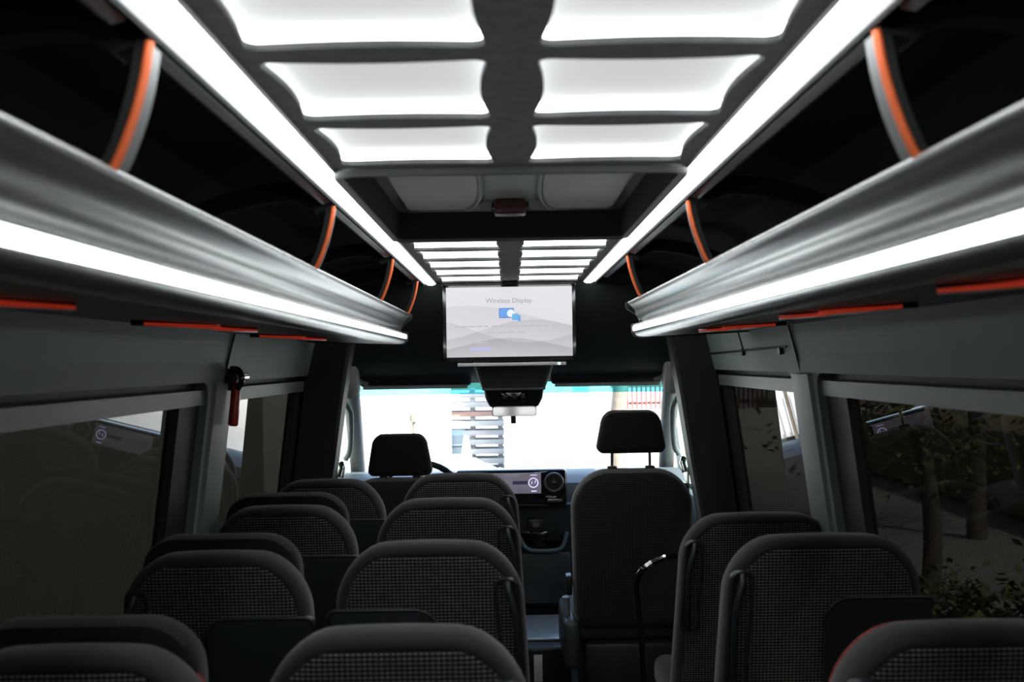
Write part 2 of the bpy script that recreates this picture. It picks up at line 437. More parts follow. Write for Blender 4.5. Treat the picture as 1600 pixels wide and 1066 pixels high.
# LED strips along both edges of the ceiling board
for s in (-1, 1):
    g = empty('ceiling_light_strip', (s * .357, 2, ZC), 'long bright white light strip along the ceiling edge, ' + ('driver side' if s < 0 else 'passenger side'), 'light strip', 'ceiling edge light strips')
    pr = [(s * (.357 + .024 * math.cos(R(a))), ZC + .004 - .012 * math.sin(R(a))) for a in range(0, 181, 20)]
    v, f = prismvf(pr, YB, 5.04); mesh('lens', v, f, 'led', g, 50)
    pr = [(.328, ZC + .006), (.332, ZC - .003), (.331, ZC + .018), (.383, ZC + .018), (.383, ZC - .004), (.388, ZC - .007), (.392, ZC - .004), (.394, ZC + .03), (.328, ZC + .03)]
    v, f = prismvf([(s * a, b) for a, b in pr], YB, 5.045); mesh('channel', v, f, 'mgrey', g, 30)
    pr = [(.394, ZC + .012), (.396, ZC - .006), (.412, ZC - .010), (.424, ZC - .004), (.426, ZC + .05), (.394, ZC + .05)]
    yy = [(YB, 1.14), (1.20, 2.44), (2.50, 3.68), (3.74, 4.70)]
    for a, b in yy:
        v, f = prismvf([(s * q, w) for q, w in pr], a, b); mesh('edge_rail', v, f, 'rail', g, 40)

# ------------------------------------------------------------------ roof hatch
g = empty('roof_hatch', (0, 2.62, ZC), 'rectangular roof hatch with dark well and grey lid in the ceiling', 'roof hatch')
HX, H0, H1 = .336, 2.055, 3.20
outer = rrect(-HX, HX, H0, H1, .055, 6); prof = [(0, .012), (0, -.008), (.003, -.014), (.009, -.015), (.014, -.011), (.016, -.004), (.016, .075)]
v, f = loftvf([[(x, y, ZC + z) for x, y in inset(outer, d)] for d, z in prof], False, False)
mesh('frame', [p for p in v[:len(outer) * 6]], [q for q in f if max(q) < len(outer) * 6], 'mgrey', g, 40)
v, f = loftvf([[(x, y, ZC + z) for x, y in inset(outer, d)] for d, z in ((.0155, -.006), (.020, .01), (.022, .085))], False, False)
mesh('well', v, f, 'lining', g, 40)
inn = inset(outer, .021)
v, f = loftvf([[(x, y, ZC + z) for x, y in inn] for z in (.070, .080)])
lid = mesh('lid', v, f, 'hatchglass', g, 30)
for s in (-1, 1):
    L = []
    for a in range(-90, 91, 12): L.append((s * (.13 - .055 * math.cos(R(a))), 2.62 + .47 * math.sin(R(a))))
    L += [(s * .27, 2.62 + .47), (s * .285, 2.62 + .44), (s * .285, 2.62 - .44), (s * .27, 2.62 - .47)]
    if s > 0: L = L[::-1]
    v, f = loftvf([[(x, y, ZC + z) for x, y in inset(L, d)] for d, z in ((0, .074), (0, .066), (.006, .063))])
    mesh('lid_pad', v, f, 'hatchpad', lid, 40)
    arc = [(s * (.125 - .055 * math.cos(R(a))), 2.62 + .48 * math.sin(R(a)), ZC + .064) for a in range(-90, 91, 10)]
    tube('pad_rim', arc, .0055, 'lgrey', lid, 8)
hd = box('handle', -.042, .042, 2.93, 3.0, ZC + .030, ZC + .068, 'hatchred', g, .006)
box('handle_plate', -.05, .05, 2.985, 3.02, ZC + .048, ZC + .070, 'gloss', hd, .004)

# ------------------------------------------------------------------ overhead luggage racks
def rack(s, y1, ribs, pips, label):
    g = empty('luggage_rack', (s * .65, 2, CZ + .09), label, 'luggage rack', 'overhead luggage racks')
    q = lambda L: [(s * a, CZ + b) for a, b in L]
    face = smoothpath([(.462, .196, 0), (.451, .210, 0), (.438, .2185, 0), (.4295, .2140, 0), (.4325, .2055, 0), (.4440, .1955, 0), (.4545, .1825, 0), (.4605, .1665, 0), (.4690, .1530, 0), (.4780, .1435, 0), (.474, .136, 0)], 6)
    face = [(p.x, p.y) for p in face]
    back = [(a + .012, b + .004) for a, b in face[::-1]][6:-8] + [(.474, .194)]
    v, f = prismvf(q(face + [(.488, .134)] + back), YB, y1); mesh('front_rail', v, f, 'silver', g, 40)
    lip = [(.486, .136), (.474, .1365), (.456, .136), (.4495, .1335), (.4465, .1305), (.4475, .128), (.4535, .1265), (.455, .1105), (.4495, .1095), (.4500, .1050), (.455, .0965), (.464, .091), (.478, .0885), (.496, .0885), (.512, .0895), (.512, .106), (.486, .110)]
    v, f = prismvf(q(lip), YB, y1); mesh('lower_rail', v, f, 'silver', g, 40)
    led = [(.4545, .1275), (.4485, .1262), (.4475, .1235), (.4482, .1135), (.4500, .1105), (.4555, .1095)]
    v, f = prismvf(q(led), YB, y1 - .004); mesh('light_strip', v, f, 'led', g, 50)
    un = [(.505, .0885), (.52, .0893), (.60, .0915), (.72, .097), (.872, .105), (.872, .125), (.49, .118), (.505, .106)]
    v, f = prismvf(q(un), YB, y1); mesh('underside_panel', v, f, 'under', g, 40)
    bt = [(.49, .119), (.86, .127), (.845, .215), (.84, .30), (.846, .30), (.868, .127), (.868, .1255), (.49, .1175)]
    v, f = prismvf(q(bt), YB, y1); mesh('rack_bed', v, f, 'lining', g, 40)
    cap = [(.452, .214), (.438, .223), (.426, .218), (.4215, .206), (.427, .192), (.440, .183), (.468, .166), (.476, .150), (.470, .140), (.450, .1385), (.442, .131), (.444, .105), (.452, .092), (.476, .084), (.60, .087), (.876, .1005), (.876, .135), (.50, .135)]
    v, f = prismvf(q(cap), y1, y1 + .012); mesh('end_cap', v, f, 'black', g, 30)
    for y in ribs:
        path = smoothpath([(.449, .204, 0), (.4335, .2175, 0), (.4145, .262, 0), (.401, .308, 0), (.3935, .352, 0)], 5) + smoothpath([(.400, .366, 0), (.47, .405, 0), (.60, .392, 0), (.72, .345, 0), (.80, .26, 0), (.825, .16, 0), (.825, .128, 0)], 5)
        inn = []
        for i, p in enumerate(path):
            a = path[max(i - 1, 0)]; b = path[min(i + 1, len(path) - 1)]; t = (b - a).normalized(); wd = .014 if i < 21 else .040; inn.append((p.x + t.y * wd, p.y - t.x * wd))
        v, f = gridvf([[(s * p.x, yy, CZ + p.y) for p in path] for yy in (y, y + .045)])
        v2, f2 = gridvf([[(s * p[0], yy, CZ + p[1]) for p in inn] for yy in (y, y + .045)])
        v3, f3 = gridvf([[(s * p.x, y, CZ + p.y) for p in path], [(s * p[0], y, CZ + p[1]) for p in inn]])
        v4, f4 = gridvf([[(s * p.x, y + .045, CZ + p.y) for p in path], [(s * p[0], y + .045, CZ + p[1]) for p in inn]])
        rb = mesh('divider', *join((v, f), (v2, f2), (v3, f3), (v4, f4)), 'lining', g, 40)
        fp = path[4:21]
        v, f = gridvf([[(s * (p.x - .0012), yy, CZ + p.y) for p in fp] for yy in (y + .004, y + .042)]); mesh('edge_strip', v, f, 'console', rb, 40)
        tube('piping', [(s * (p.x - .002), y - .001, CZ + p.y) for p in fp], .0052, 'orange', rb, 10)
    for y, ln, xo in pips:
        # lamp and vent module with a wavy piped edge
        ed = smoothpath([(xo + a, y + b * ln, 0) for a, b in ((.76, -.02), (.705, .10), (.655, .26), (.645, .45), (.672, .66), (.655, .86), (.60, 1.0))], 5)
        zz = lambda x: .0893 + (x - .52) * .0447
        rim = [(p.x, p.y) for p in ed] + [(.66 + xo, y + 1.05 * ln), (.78 + xo, y + .9 * ln), (.80 + xo, y + .25 * ln), (.79 + xo, y)]
        v, f = loftvf([[(s * a, b, CZ + zz(a) + d) for a, b in rim] for d in (.002, -.012)])
        sp = mesh('lamp_module', v, f, 'gloss', g, 30)
        n = len(ed)
        tube('piping', [(s * p.x, p.y, CZ + zz(p.x) - .008) for p in ed], [.001 + .0036 * math.sin(math.pi * min(1, max(.12, (i + 1) / (n + 1)))) ** .5 for i in range(n)], 'redglow', sp, 10)
    return g
rack(-1, 4.80, (1.20, 2.46, 3.72, 4.72), ((1.16, .36, 0), (2.30, .32, 0), (3.36, .25, 0)), 'silver overhead luggage rack with light strip, driver side')
rack(1, 4.10, (1.20, 2.46, 3.72), ((1.06, .34, -.07), (1.98, .24, -.07), (2.92, .24, -.07)), 'silver overhead luggage rack with light strip, passenger side')

# ------------------------------------------------------------------ passenger seats
def shear(v, k=.15, z0=.45): return [(x, y - (z - z0) * k, z) for x, y, z in v]
def taper(L, z0, z1, k): return [(x * (1 - k * min(1, max(0, (z - z0) / (z1 - z0))) ** 1.4), z) for x, z in L]
def crown(L, zt, w, k=.012): return [(x, z - (k * (x / w * 2) ** 2 if z > zt - .2 else 0)) for x, z in L]
def make_seat(name, w, p, pad):
    h = w / 2; top = 1.13
    root = bpy.data.objects.new(name, None); COL.objects.link(root); WLOC[root.name] = Vector((0, 0, 0)); root.empty_display_size = .1
    # more points along the straight top so it can crown
    L = rrect(-h, h, .40, top, [.05, .125, .125, .05], 8)
    i0 = 17; tp = [(L[i0][0] + (L[i0 + 1][0] - L[i0][0]) * t / 8, top) for t in range(1, 8)]
    L = L[:i0 + 1] + tp + L[i0 + 1:]
    L = taper(crown(L, top, w), .66, top, .18)
    lay = [(.030, -.049), (.027, -.055), (.019, -.0565), (.009, -.049), (.001, -.032), (0, 0), (.002, .028), (.012, .048), (.03, .057), (.046, .060)]
    v, f = cushionvf(L, lay); mesh('backrest', shear(v), f, 'fab', root, 60, True)
    v, f = cushionvf(L, [(.026, -.050), (.030, -.0565), (.040, -.059), (.048, -.060)], False, True)
    mesh('back_panel', shear(v), f, 'dots', root, 60, True)
    o = inset(L, .011); mid = [(x, .050, z) for x, z in o]
    tube('piping', shear(mid), .0035, 'red', root, 6, True, True)
    # plastic pocket shell, low on the inner side
    xa, xb = sorted((p * (h - .012), p * (-.02 if w < .53 else -.0)))
    P = rrect(xa, xb, .43, .975, [.02, .055 if p < 0 else .02, .055 if p > 0 else .02, .02], 6)
    v, f = cushionvf(P, [(0, -.045), (0, -.070), (.004, -.076), (.010, -.078)], False, True)
    sh = mesh('pocket_shell', shear(v), f, 'shell', root, 40, True)
    rim = [(x, -.075, z) for x, z in P if z > .93]
    tube('rim', shear(rim), .005, 'shell', sh, 8, False, True)
    # grab handle on the other side
    hx = -p * (h - .052)
    P = rrect(hx - .030, hx + .030, .74, 1.048, .026, 5); P = [(x - (-p) * max(0, z - .70) * .055, z) for x, z in P]
    v, f = cushionvf(P, [(0, -.040), (0, -.060), (.004, -.066), (.010, -.064), (.012, -.052)], False, True)
    hp = mesh('handle_plate', shear(v), f, 'shell', root, 40, True)
    bar = smoothpath([(hx + p * .016, -.058, 1.036), (hx + p * .013, -.080, 1.02), (hx - p * .004, -.094, .95), (hx - p * .008, -.094, .85), (hx - p * .004, -.078, .765), (hx - p * .002, -.058, .75)], 5)
    tube('grab_handle', shear([tuple(q) for q in bar]), .0085, 'shell', hp, 8, False, True)
    if pad:
        P = rrect(-.20, .185, .86, 1.158, [.04, .09, .09, .04], 7)
        v, f = cushionvf(P, [(.03, .030), (.006, .038), (0, .06), (0, .10), (.01, .125), (.04, .135)])
        mesh('head_pad', shear(v), f, 'fabdark', root, 60, True)
    v, f = boxvf(-h + .01, h - .01, -.02, .47, .39, .51, .04, 4); mesh('seat_cushion', v, f, 'fab', root, 50, True)
    v, f = boxvf(-h + .03, h - .03, .0, .42, .33, .39, .01); mesh('seat_frame', v, f, 'black', root, 35, True)
    for xx in (-h + .06, h - .10):
        v, f = boxvf(xx, xx + .04, .06, .36, .0, .335, .008); mesh('leg', v, f, 'black', root, 35, True)
    return root
def place(root, x, y, zoff, label, group, first):
    o = root if first else copy_tree(root)
    o.location = (x, y, 0); o.scale = (1, 1, 1 + zoff / 1.13); o['label'] = label; o['category'] = 'seat'; o['group'] = group
    return o
rn = ['nearest the camera', 'in the second row from the camera', 'in the third row from the camera', 'in the fourth row, behind the driver']
sa = make_seat('passenger_seat', .502, -1, False)
for i, (d, dz) in enumerate(((1.80, -.015), (2.60, .0), (3.40, .005), (4.20, .003))):
    place(sa, -.205, d + .155, dz, 'dotted-cloth aisle seat of the left pair, ' + rn[i], 'aisle seats left of the gangway', i == 0)
sw = make_seat('passenger_seat', .497, 1, True)
for i, (d, dz) in enumerate(((1.72, -.02), (2.60, -.017), (3.40, -.010), (4.20, -.012))):
    o = place(sw, -.712, d + .155, dz, ('window seat without head pad, ' if i == 3 else 'window seat with black head pad, ') + rn[i], 'window seats of the left pairs', i == 0)
    if i == 3:
        for c in list(o.children):
            if c.name.startswith('head_pad'): bpy.data.objects.remove(c)
sr = make_seat('passenger_seat', .55, 1, False)
for i, (d, dz) in enumerate(((1.80, -.022), (2.74, -.020), (3.45, -.062))):
    place(sr, .765, d + .155, dz, 'single seat by the right wall, ' + rn[i], 'single seats along the right wall', i == 0)

# ------------------------------------------------------------------ front seats
def front_seat(x, y, top, hz0, hz1, label, w=.50, hw=.139):
    g = empty('front_seat', (x, y, 0), label, 'seat', 'front cab seats')
    h = w / 2
    L = rrect(-h, h, .46, top, [.06, .155, .155, .06], 9)
    L = [(px * (1 - .05 * max(0, (.8 - z)) / .3 - .03 * max(0, z - .85) / .25), z) for px, z in L]
    T = lambda v: [(px + x, py + y - (pz - .45) * .10, pz) for px, py, pz in v]
    v, f = cushionvf(L, [(.038, -.058), (.030, -.064), (.014, -.058), (.002, -.035), (0, .0), (.004, .04), (.03, .075), (.055, .08)])
    mesh('backrest', T(v), f, 'fabfront', g, 60)
    v, f = cushionvf(L, [(.010, -.046), (.014, -.064), (.03, -.070), (.055, -.073)], False, True)
    mesh('back_panel', T(v), f, 'dotsfront', g, 60)
    H = rrect(-hw, hw, hz0, hz1, [.028, .045, .045, .028], 6); H = taper(H, hz0 + .02, hz1, .22)
    v, f = cushionvf(H, [(.026, -.046), (.008, -.042), (0, -.02), (0, .03), (.012, .055), (.026, .06)])
    hr = mesh('headrest', T(v), f, 'fabdark', g, 60)
    for s in (-1, 1):
        v, f = tubevf([(s * .076, .0, hz0 + .03), (s * .078, .0, top - .06)], .006, 10); mesh('post', T(v), f, 'chrome', hr, 50)
        v, f = boxvf(s * .077 - .02, s * .077 + .02, -.018, .018, top - .02, top + .010, .006); mesh('post_sleeve', T(v), f, 'black', g, 40)
    box('seat_cushion', x - h, x + h, y - .02, y + .52, .40, .53, 'fabfront', g, .05, 4)
    box('pedestal', x - h + .05, x + h - .03, y - .06, y + .46, .0, .40, 'black', g, .02)
    box('side_trim', x - h - .035, x - h + .03, y - .10, y + .40, .30, .50, 'dash', g, .025, 3)
    box('recline_lever', x - h - .022, x - h + .004, y - .08, y + .0, .60, .68, 'black', g, .008)
    tube('belt_buckle', [(x - h - .015, y + .02, .45), (x - h - .02, y + .0, .58)], .016, 'lgrey', g, 8)
    return g
front_seat(.480, 4.60, 1.113, 1.176, 1.350, 'front passenger seat with raised headrest on two metal posts')
front_seat(-.522, 5.24, 1.025, 1.033, 1.228, 'driver seat whose black headrest shows against the windscreen', .52, .149)
# shiny black grab pole behind the front passenger seat
g = empty('grab_pole', (.44, 3.85, 0), 'bent glossy black grab pole behind the front passenger seat', 'grab pole')
pp = smoothpath([(.4425, 3.85, .02), (.4425, 3.85, .30), (.436, 3.85, .55), (.420, 3.85, .74), (.422, 3.85, .79), (.440, 3.85, .825), (.475, 3.85, .85), (.515, 3.85, .866), (.56, 3.86, .872)], 6)
tube('pole', pp, .0105, 'gloss', g, 12)
tube('sleeve', [(.455, 3.85, .8365), (.475, 3.85, .850)], .013, 'chrome', g, 12)
tube('end_cap', [(.513, 3.85, .866), (.522, 3.85, .868)], .0125, 'chrome', g, 12)
box('foot_plate', .40, .49, 3.81, 3.89, 0, .02, 'black', g, .004)

# ------------------------------------------------------------------ cab: bulkhead lining, posts, windscreen
bk = smoothpath([(5.00, 1.95, 0), (5.06, 1.90, 0), (5.16, 1.78, 0), (5.30, 1.64, 0), (5.48, 1.52, 0), (5.72, 1.455, 0), (5.80, 1.45, 0)], 5)
pr = [(p.x, p.y) for p in bk] + [(5.82, 1.47), (5.5, 1.62), (5.2, 1.98), (5.0, 2.0)]
struct(prism('wall_front', pr, -.90, .90, 'bulk', None, 'x', smooth=50), 'black curved lining above the windscreen', 'wall')
for s in (-1, 1):
    # dark arch post between the saloon and the cab
    rws = []
    for z, xi in ((0, .90), (.5, .885), (.85, .842), (1.1, .80), (1.4, .757), (1.58, .728), (1.72, .70)):
        rws.append([(s * (xw(z) + .01), 4.98, z), (s * (xi + .012), 4.98, z), (s * xi, 5.0, z), (s * xi, 5.13, z), (s * (xi + .015), 5.15, z), (s * (xw(z) + .01), 5.15, z)])
    v, f = gridvf(rws)
    o = mesh('pillar', v, f, 'darktrim', None, 30)
    struct(o, 'dark arch post between cab and saloon, ' + ('driver side' if s < 0 else 'passenger side'), 'pillar')
    # windscreen pillar trim
    o = tube('pillar', smoothpath([(s * .815, 5.55, 1.52), (s * .825, 5.70, 1.47), (s * .85, 6.0, 1.28), (s * .89, 6.4, 1.02), (s * .92, 6.7, .80)], 5), .045, 'mgrey', None, 10)
    struct(o, 'grey windscreen pillar trim, ' + ('driver side' if s < 0 else 'passenger side'), 'pillar')
    v, f = tubevf(smoothpath([(s * .80, 5.44, 1.56), (s * .797, 5.46, 1.545), (s * .795, 5.49, 1.49), (s * .797, 5.53, 1.435), (s * .80, 5.55, 1.42)], 4), [.015, .03] + [.048] * 13 + [.035, .015], 14)
    o = mesh('pillar_cap', v, f, 'barsilver', None, 60)
    tag(o, 'rounded pale grey cover at the upper cab corner, ' + ('driver side' if s < 0 else 'passenger side'), 'trim cover', 'cab corner covers')
    # door window frame and glass
    g = empty('door_1' if s < 0 else 'door_2', (s * .95, 6.0, 0), 'cab door with light grey frame, ' + ('driver side' if s < 0 else 'passenger side'), 'door', kind='structure')
    v, f = gridvf([[(s * (xw(.86) + .03), 5.68, .86), (s * (xw(.86) + .03), 6.42, .86)], [(s * (xw(1.40) + .03), 5.68, 1.40), (s * (xw(1.40) + .03), 6.42, 1.40)]])
    mesh('door_glass', v, f, 'clear', g, 0)
    tube('door_frame', smoothpath([(s * .955, 5.64, .80), (s * .93, 5.66, 1.1), (s * .89, 5.70, 1.44)], 4), .028, 'lgrey', g, 10)
    tube('grab_bar', smoothpath([(s * .84, 5.62, 1.36), (s * .82, 5.68, 1.30), (s * .84, 5.78, 1.12), (s * .87, 5.82, 1.06)], 5), .014, 'lgrey', g, 10)
    box('door_panel', s * .97 - .03, s * .97 + .03, 5.66, 6.5, .1, .84, 'dashlow', g, .02)
    # belt strap and its slider on the post
    b = empty('seat_belt', (s * .86, 5.0, 0), 'cab seat belt with metal guide on the post, ' + ('driver side' if s < 0 else 'passenger side'), 'seat belt', 'cab seat belts')
    v, f = boxvf(s * .815 - .003, s * .815 + .003, 5.16, 5.205, .5, 1.05, .001); mesh('strap', v, f, 'mgrey', b)
    tube('guide', [(s * .80, 5.17, 1.03), (s * .79, 5.18, 1.07), (s * .80, 5.21, 1.09)], .014, 'chrome', b, 8)
    box('buckle', s * .80 - .012, s * .80 + .012, 5.16, 5.20, .93, .98, 'chrome', b, .005)
# windscreen
def wsp(x, t):   # t 0 top, 1 bottom
    y = 5.78 + t * 1.0 - .10 * (abs(x) / .9) ** 2; z = 1.462 - t * .66; return ((.84 + .10 * t) * x / .9, y, z)
g = empty('window_5', (0, 6.3, .8), 'wide windscreen with a teal tinted band along its top', 'windscreen', kind='structure')
xs = [-.9 + 1.8 * i / 16 for i in range(17)]
v, f = gridvf([[wsp(x, t) for x in xs] for t in (.115, .4, .7, 1.0)]); mesh('pane', v, f, 'wind', g, 60)
v, f = gridvf([[wsp(x, t) for x in xs] for t in (0, .06, .113)]); mesh('tinted_band', v, f, 'band', g, 60)
tube('lower_seal', [wsp(x, 1.0) for x in xs], .015, 'black', g, 8)
# closed nose of the van below the windscreen and cab sides
struct(box('wall_nose', -.98, .98, 6.86, 6.9, 0, .84, 'black', None, .002), 'black bulkhead below the windscreen', 'wall')

# sun visors
for s in (-1, 1):
    xa, xb = sorted((s * .20, s * .765))
    g = empty('sun_visor', ((xa + xb) / 2, 5.62, 1.44), 'black sun visor with pale lower edge, ' + ('driver side' if s < 0 else 'passenger side'), 'sun visor', 'sun visors')
    P = rrect(xa, xb, 1.438, 1.56, .02, 5)
    v, f = cushionvf(P, [(.006, -.008), (0, 0), (0, .008), (.006, .014)]); v = [(x, y + 5.62 - (z - 1.44) * .8, z) for x, y, z in v]
    mesh('flap', v, f, 'black', g, 40)
    tube('edge_roll', [(xa + .02, 5.602, 1.4345), (xb - .02, 5.602, 1.4345)], .0095, 'barsilver', g, 8)
    tube('pivot', smoothpath([(s * .72, 5.60, 1.455), (s * .755, 5.58, 1.468), (s * .775, 5.52, 1.50)], 4), .012, 'lgrey', g, 8)
# overhead console with lamp and interior mirror
g = empty('overhead_console', (0, 5.35, 1.30), 'grey and black overhead console hanging below the television', 'overhead console')
def sec(z, hw, y0, y1, r=.03, xo=.012): return [(x + xo, y, z) for x, y in rrect(-hw, hw, y0, y1, r, 4)]
v, f = loftvf([sec(1.60, .19, 5.16, 5.60), sec(1.53, .183, 5.17, 5.60), sec(1.48, .168, 5.20, 5.62), sec(1.445, .155, 5.22, 5.64), sec(1.425, .148, 5.24, 5.66)])
mesh('housing', v, f, 'console', g, 40)
v, f = loftvf([sec(1.432, .150, 5.23, 5.66), sec(1.424, .150, 5.225, 5.66), sec(1.420, .146, 5.23, 5.66)]); mesh('light_rib', v, f, 'lgrey', g, 40)
v, f = loftvf([sec(1.42, .142, 5.25, 5.62), sec(1.38, .136, 5.26, 5.60), sec(1.345, .118, 5.28, 5.56), sec(1.325, .09, 5.31, 5.52)])
mesh('sensor_pod', v, f, 'black', g, 40)
box('display_window', -.05, .075, 5.245, 5.262, 1.365, 1.412, 'gloss', g, .004)
for xx in (-.03, .012, .055): box('switch', xx - .012, xx + .012, 5.238, 5.248, 1.375, 1.40, 'black', g, .003)
P = rrect(-.092, .118, 1.298, 1.347, .014, 4); v, f = cushionvf(P, [(.004, -.012), (0, -.006), (0, .008), (.006, .016)])
lp = mesh('mirror_housing', [(x, y + 5.235, z) for x, y, z in v], f, 'mgrey', g, 40)
mesh('mirror_glass', [(x, y + 5.222 + (z - 1.322) * .25, z) for x, y, z in [(a, -.004, b) for a, b in rrect(-.088, .114, 1.301, 1.344, .012, 4)]], [tuple(range(20))], 'mirror', g, 0)
box('rain_sensor', -.005, .02, 5.26, 5.30, 1.262, 1.30, 'tealblack', g, .004)

# ------------------------------------------------------------------ television
TY = 4.92
g = empty('television', (0, TY, CZ), 'flat television showing a white wireless display page, hung under the ceiling', 'television')
RO = Matrix.Rotation(R(-.2), 4, 'Y')
x0, x1, z0, z1 = -.300, .290, 1.557, 1.902
P = rrect(x0, x1, z0, z1, .008, 4)
v, f = cushionvf(P, [(.030, .055), (.004, .040), (0, .02), (0, .0), (.002, -.003), (.016, -.003), (.018, .002)], True, False); v = [(a, b + TY, c) for a, b, c in v]
mesh('casing', v, f, 'gloss', g, 30)
def screen_mat():
    m, n, l, b = nt('wireless_page')
    tc = n.new('ShaderNodeTexCoord'); sp = n.new('ShaderNodeSeparateXYZ'); l.new(tc.outputs['Object'], sp.inputs[0])
    X, Z = sp.outputs[0], M_(n, 'SUBTRACT', sp.outputs[2], .1795)     # centre of the picture
    acc = None
    for a, bb, k, ph, st in ((.025, .05, 5.5, 2.6, .10), (-.035, .045, 7.0, .9, .12), (-.03, .06, 6.0, 4.2, .10), (-.10, .03, 8.0, 1.6, .14)):
        c = M_(n, 'ADD', M_(n, 'MULTIPLY', M_(n, 'SINE', M_(n, 'ADD', M_(n, 'MULTIPLY', X, k), ph)), bb), a)
        d = M_(n, 'SUBTRACT', c, Z)
        ramp = M_(n, 'MULTIPLY', M_(n, 'GREATER_THAN', d, 0), M_(n, 'POWER', 2.718, M_(n, 'MULTIPLY', M_(n, 'ABSOLUTE', d), -7)))
        t = M_(n, 'MULTIPLY', ramp, st); acc = t if acc is None else M_(n, 'ADD', acc, t)
    val = M_(n, 'SUBTRACT', .80, acc)
    cb = n.new('ShaderNodeCombineColor')
    l.new(M_(n, 'MULTIPLY', val, .985), cb.inputs[0]); l.new(M_(n, 'MULTIPLY', val, .965), cb.inputs[1]); l.new(M_(n, 'MULTIPLY', val, 1.03), cb.inputs[2])
    l.new(cb.outputs[0], b.inputs['Emission Color']); b.inputs['Emission Strength'].default_value = .82
    b.inputs['Base Color'].default_value = (.01, .01, .01, 1); b.inputs['Roughness'].default_value = .25
    return m
M['page'] = screen_mat()
scr = mesh('screen', [(x0 + .017, TY - .001, z0 + .020), (x1 - .016, TY - .001, z0 + .020), (x1 - .016, TY - .001, z1 - .015), (x0 + .017, TY - .001, z1 - .015)], [(0, 1, 2, 3)], 'page', g, 0)
M['ink'] = emis('grey_ink', (.33, .32, .36), .9, (.02, .02, .02)); M['faint'] = emis('faint_ink', (.50, .49, .52), .9, (.02, .02, .02))
M['blueink'] = emis('blue_ink', (.14, .36, .80), .9, (.02, .02, .02)); M['paleblue'] = emis('pale_blue_ink', (.50, .48, .82), .9, (.02, .02, .02)); M['icon'] = emis('icon_white', (.8, .88, 1), .9, (.02, .02, .02))
M['sky_ink'] = emis('sky_blue_ink', (.16, .45, .75), .9, (.02, .02, .02)); M['darkblue'] = emis('dark_blue_ink', (.12, .2, .5), .9, (.02, .02, .02))
text('title', 'Wireless Display', .0300, (-.006, TY - .003, 1.824), M['ink'], scr)
def flat(name, xa, xb, za, zb, m, d=.0025): return box(name, xa, xb, TY - d - .0006, TY - d, za, zb, m, scr, 0)
flat('icon_monitor', -.050, .016, 1.748, 1.792, 'darkblue'); flat('icon_monitor_glass', -.047, .013, 1.752, 1.789, 'blueink', .0032)
v, f = tubevf([(0, TY - .004, 1.770), (0, TY - .0046, 1.770)], .017, 20); 
L = [( .002 + .017 * math.cos(R(a)), TY - .0042, 1.768 + .017 * math.sin(R(a))) for a in range(0, 360, 18)]
mesh('icon_disc', L, [tuple(range(len(L)))], 'icon', scr, 0)
flat('icon_tablet', .008, .036, 1.738, 1.766, 'sky_ink', .0048); flat('icon_phone', .034, .045, 1.732, 1.760, 'blueink', .0054)
def line(z, xa, xb, m, hh, words):
    x = xa; rnd = random.Random(int(z * 1000))
    for k in range(words):
        ww = (xb - xa) / words * rnd.uniform(.6, .9); flat('text_line', x, x + ww, z, z + hh, m); x += (xb - xa) / words
line(1.709, -.250, .215, 'faint', .006, 14); line(1.682, -.100, .075, 'faint', .005, 4)
flat('caption', -.172, -.102, 1.637, 1.643, 'faint'); flat('caption', .10, .15, 1.640, 1.646, 'faint')
flat('link', -.180, -.085, 1.606, 1.619, 'paleblue')
tv_arm = box('wall_bracket', -.12, .10, TY + .05, TY + .16, 1.80, 1.88, 'black', g, .01)
g = empty('sound_bar', (0, TY, 1.53), 'slim silver bar with a small green light below the television', 'media player')
box('body', -.235, .242, TY - .03, TY + .10, 1.536, 1.551, 'barsilver', g, .003)
M['greenled'] = emis('green_led', (.5, 1, .75), 2.5)
tube('indicator', [(.212, TY - .033, 1.5435), (.212, TY - .029, 1.5435)], .0055, 'greenled', g, 10)
box('support', -.10, .10, TY + .05, TY + .22, 1.551, 1.565, 'black', g, .003)

# ------------------------------------------------------------------ dashboard
g = empty('dashboard', (0, 6.1, 0), 'dark grey dashboard with centre stack below the windscreen', 'dashboard')
pr = [(6.0, .62), (5.96, .72), (5.95, .82), (5.98, .90), (6.05, .935), (6.25, .95), (6.6, .90), (6.84, .82), (6.84, .3), (6.3, .3), (6.05, .5)]
prism('dash_body', pr, -.93, .93, 'dash', g, 'x', smooth=40)
cst = [(-.30, 5.86), (.31, 5.86), (.34, 5.98), (.34, 6.4), (-.33, 6.4), (-.33, 5.98)]
v, f = loftvf([[(x, y + max(0, .8 - z) * .12, z) for x, y in cst] for z in (.0, .3, .6, .80)]); mesh('centre_stack', v, f, 'dashlow', g, 40)
# gloss infotainment panel
md = box('infotainment_panel', -.30, .283, 5.80, 5.90, .795, .992, 'gloss', g, .022, 4)
def dscreen():
    m, n, l, b = nt('dash_display')
    tc = n.new('ShaderNodeTexCoord'); sp = n.new('ShaderNodeSeparateXYZ'); l.new(tc.outputs['Object'], sp.inputs[0])
    no = n.new('ShaderNodeTexNoise'); no.inputs['Scale'].default_value = 9; l.new(tc.outputs['Object'], no.inputs['Vector'])
    v_ = M_(n, 'ADD', M_(n, 'MULTIPLY', no.outputs[0], .20), .02)
    cb = n.new('ShaderNodeCombineColor'); l.new(v_, cb.inputs[0]); l.new(M_(n, 'MULTIPLY', v_, .93), cb.inputs[1]); l.new(M_(n, 'MULTIPLY', v_, 1.2), cb.inputs[2])
    l.new(cb.outputs[0], b.inputs['Emission Color']); b.inputs['Emission Strength'].default_value = 1.0; b.inputs['Base Color'].default_value = (.01, .01, .012, 1); b.inputs['Roughness'].default_value = .15
    return m
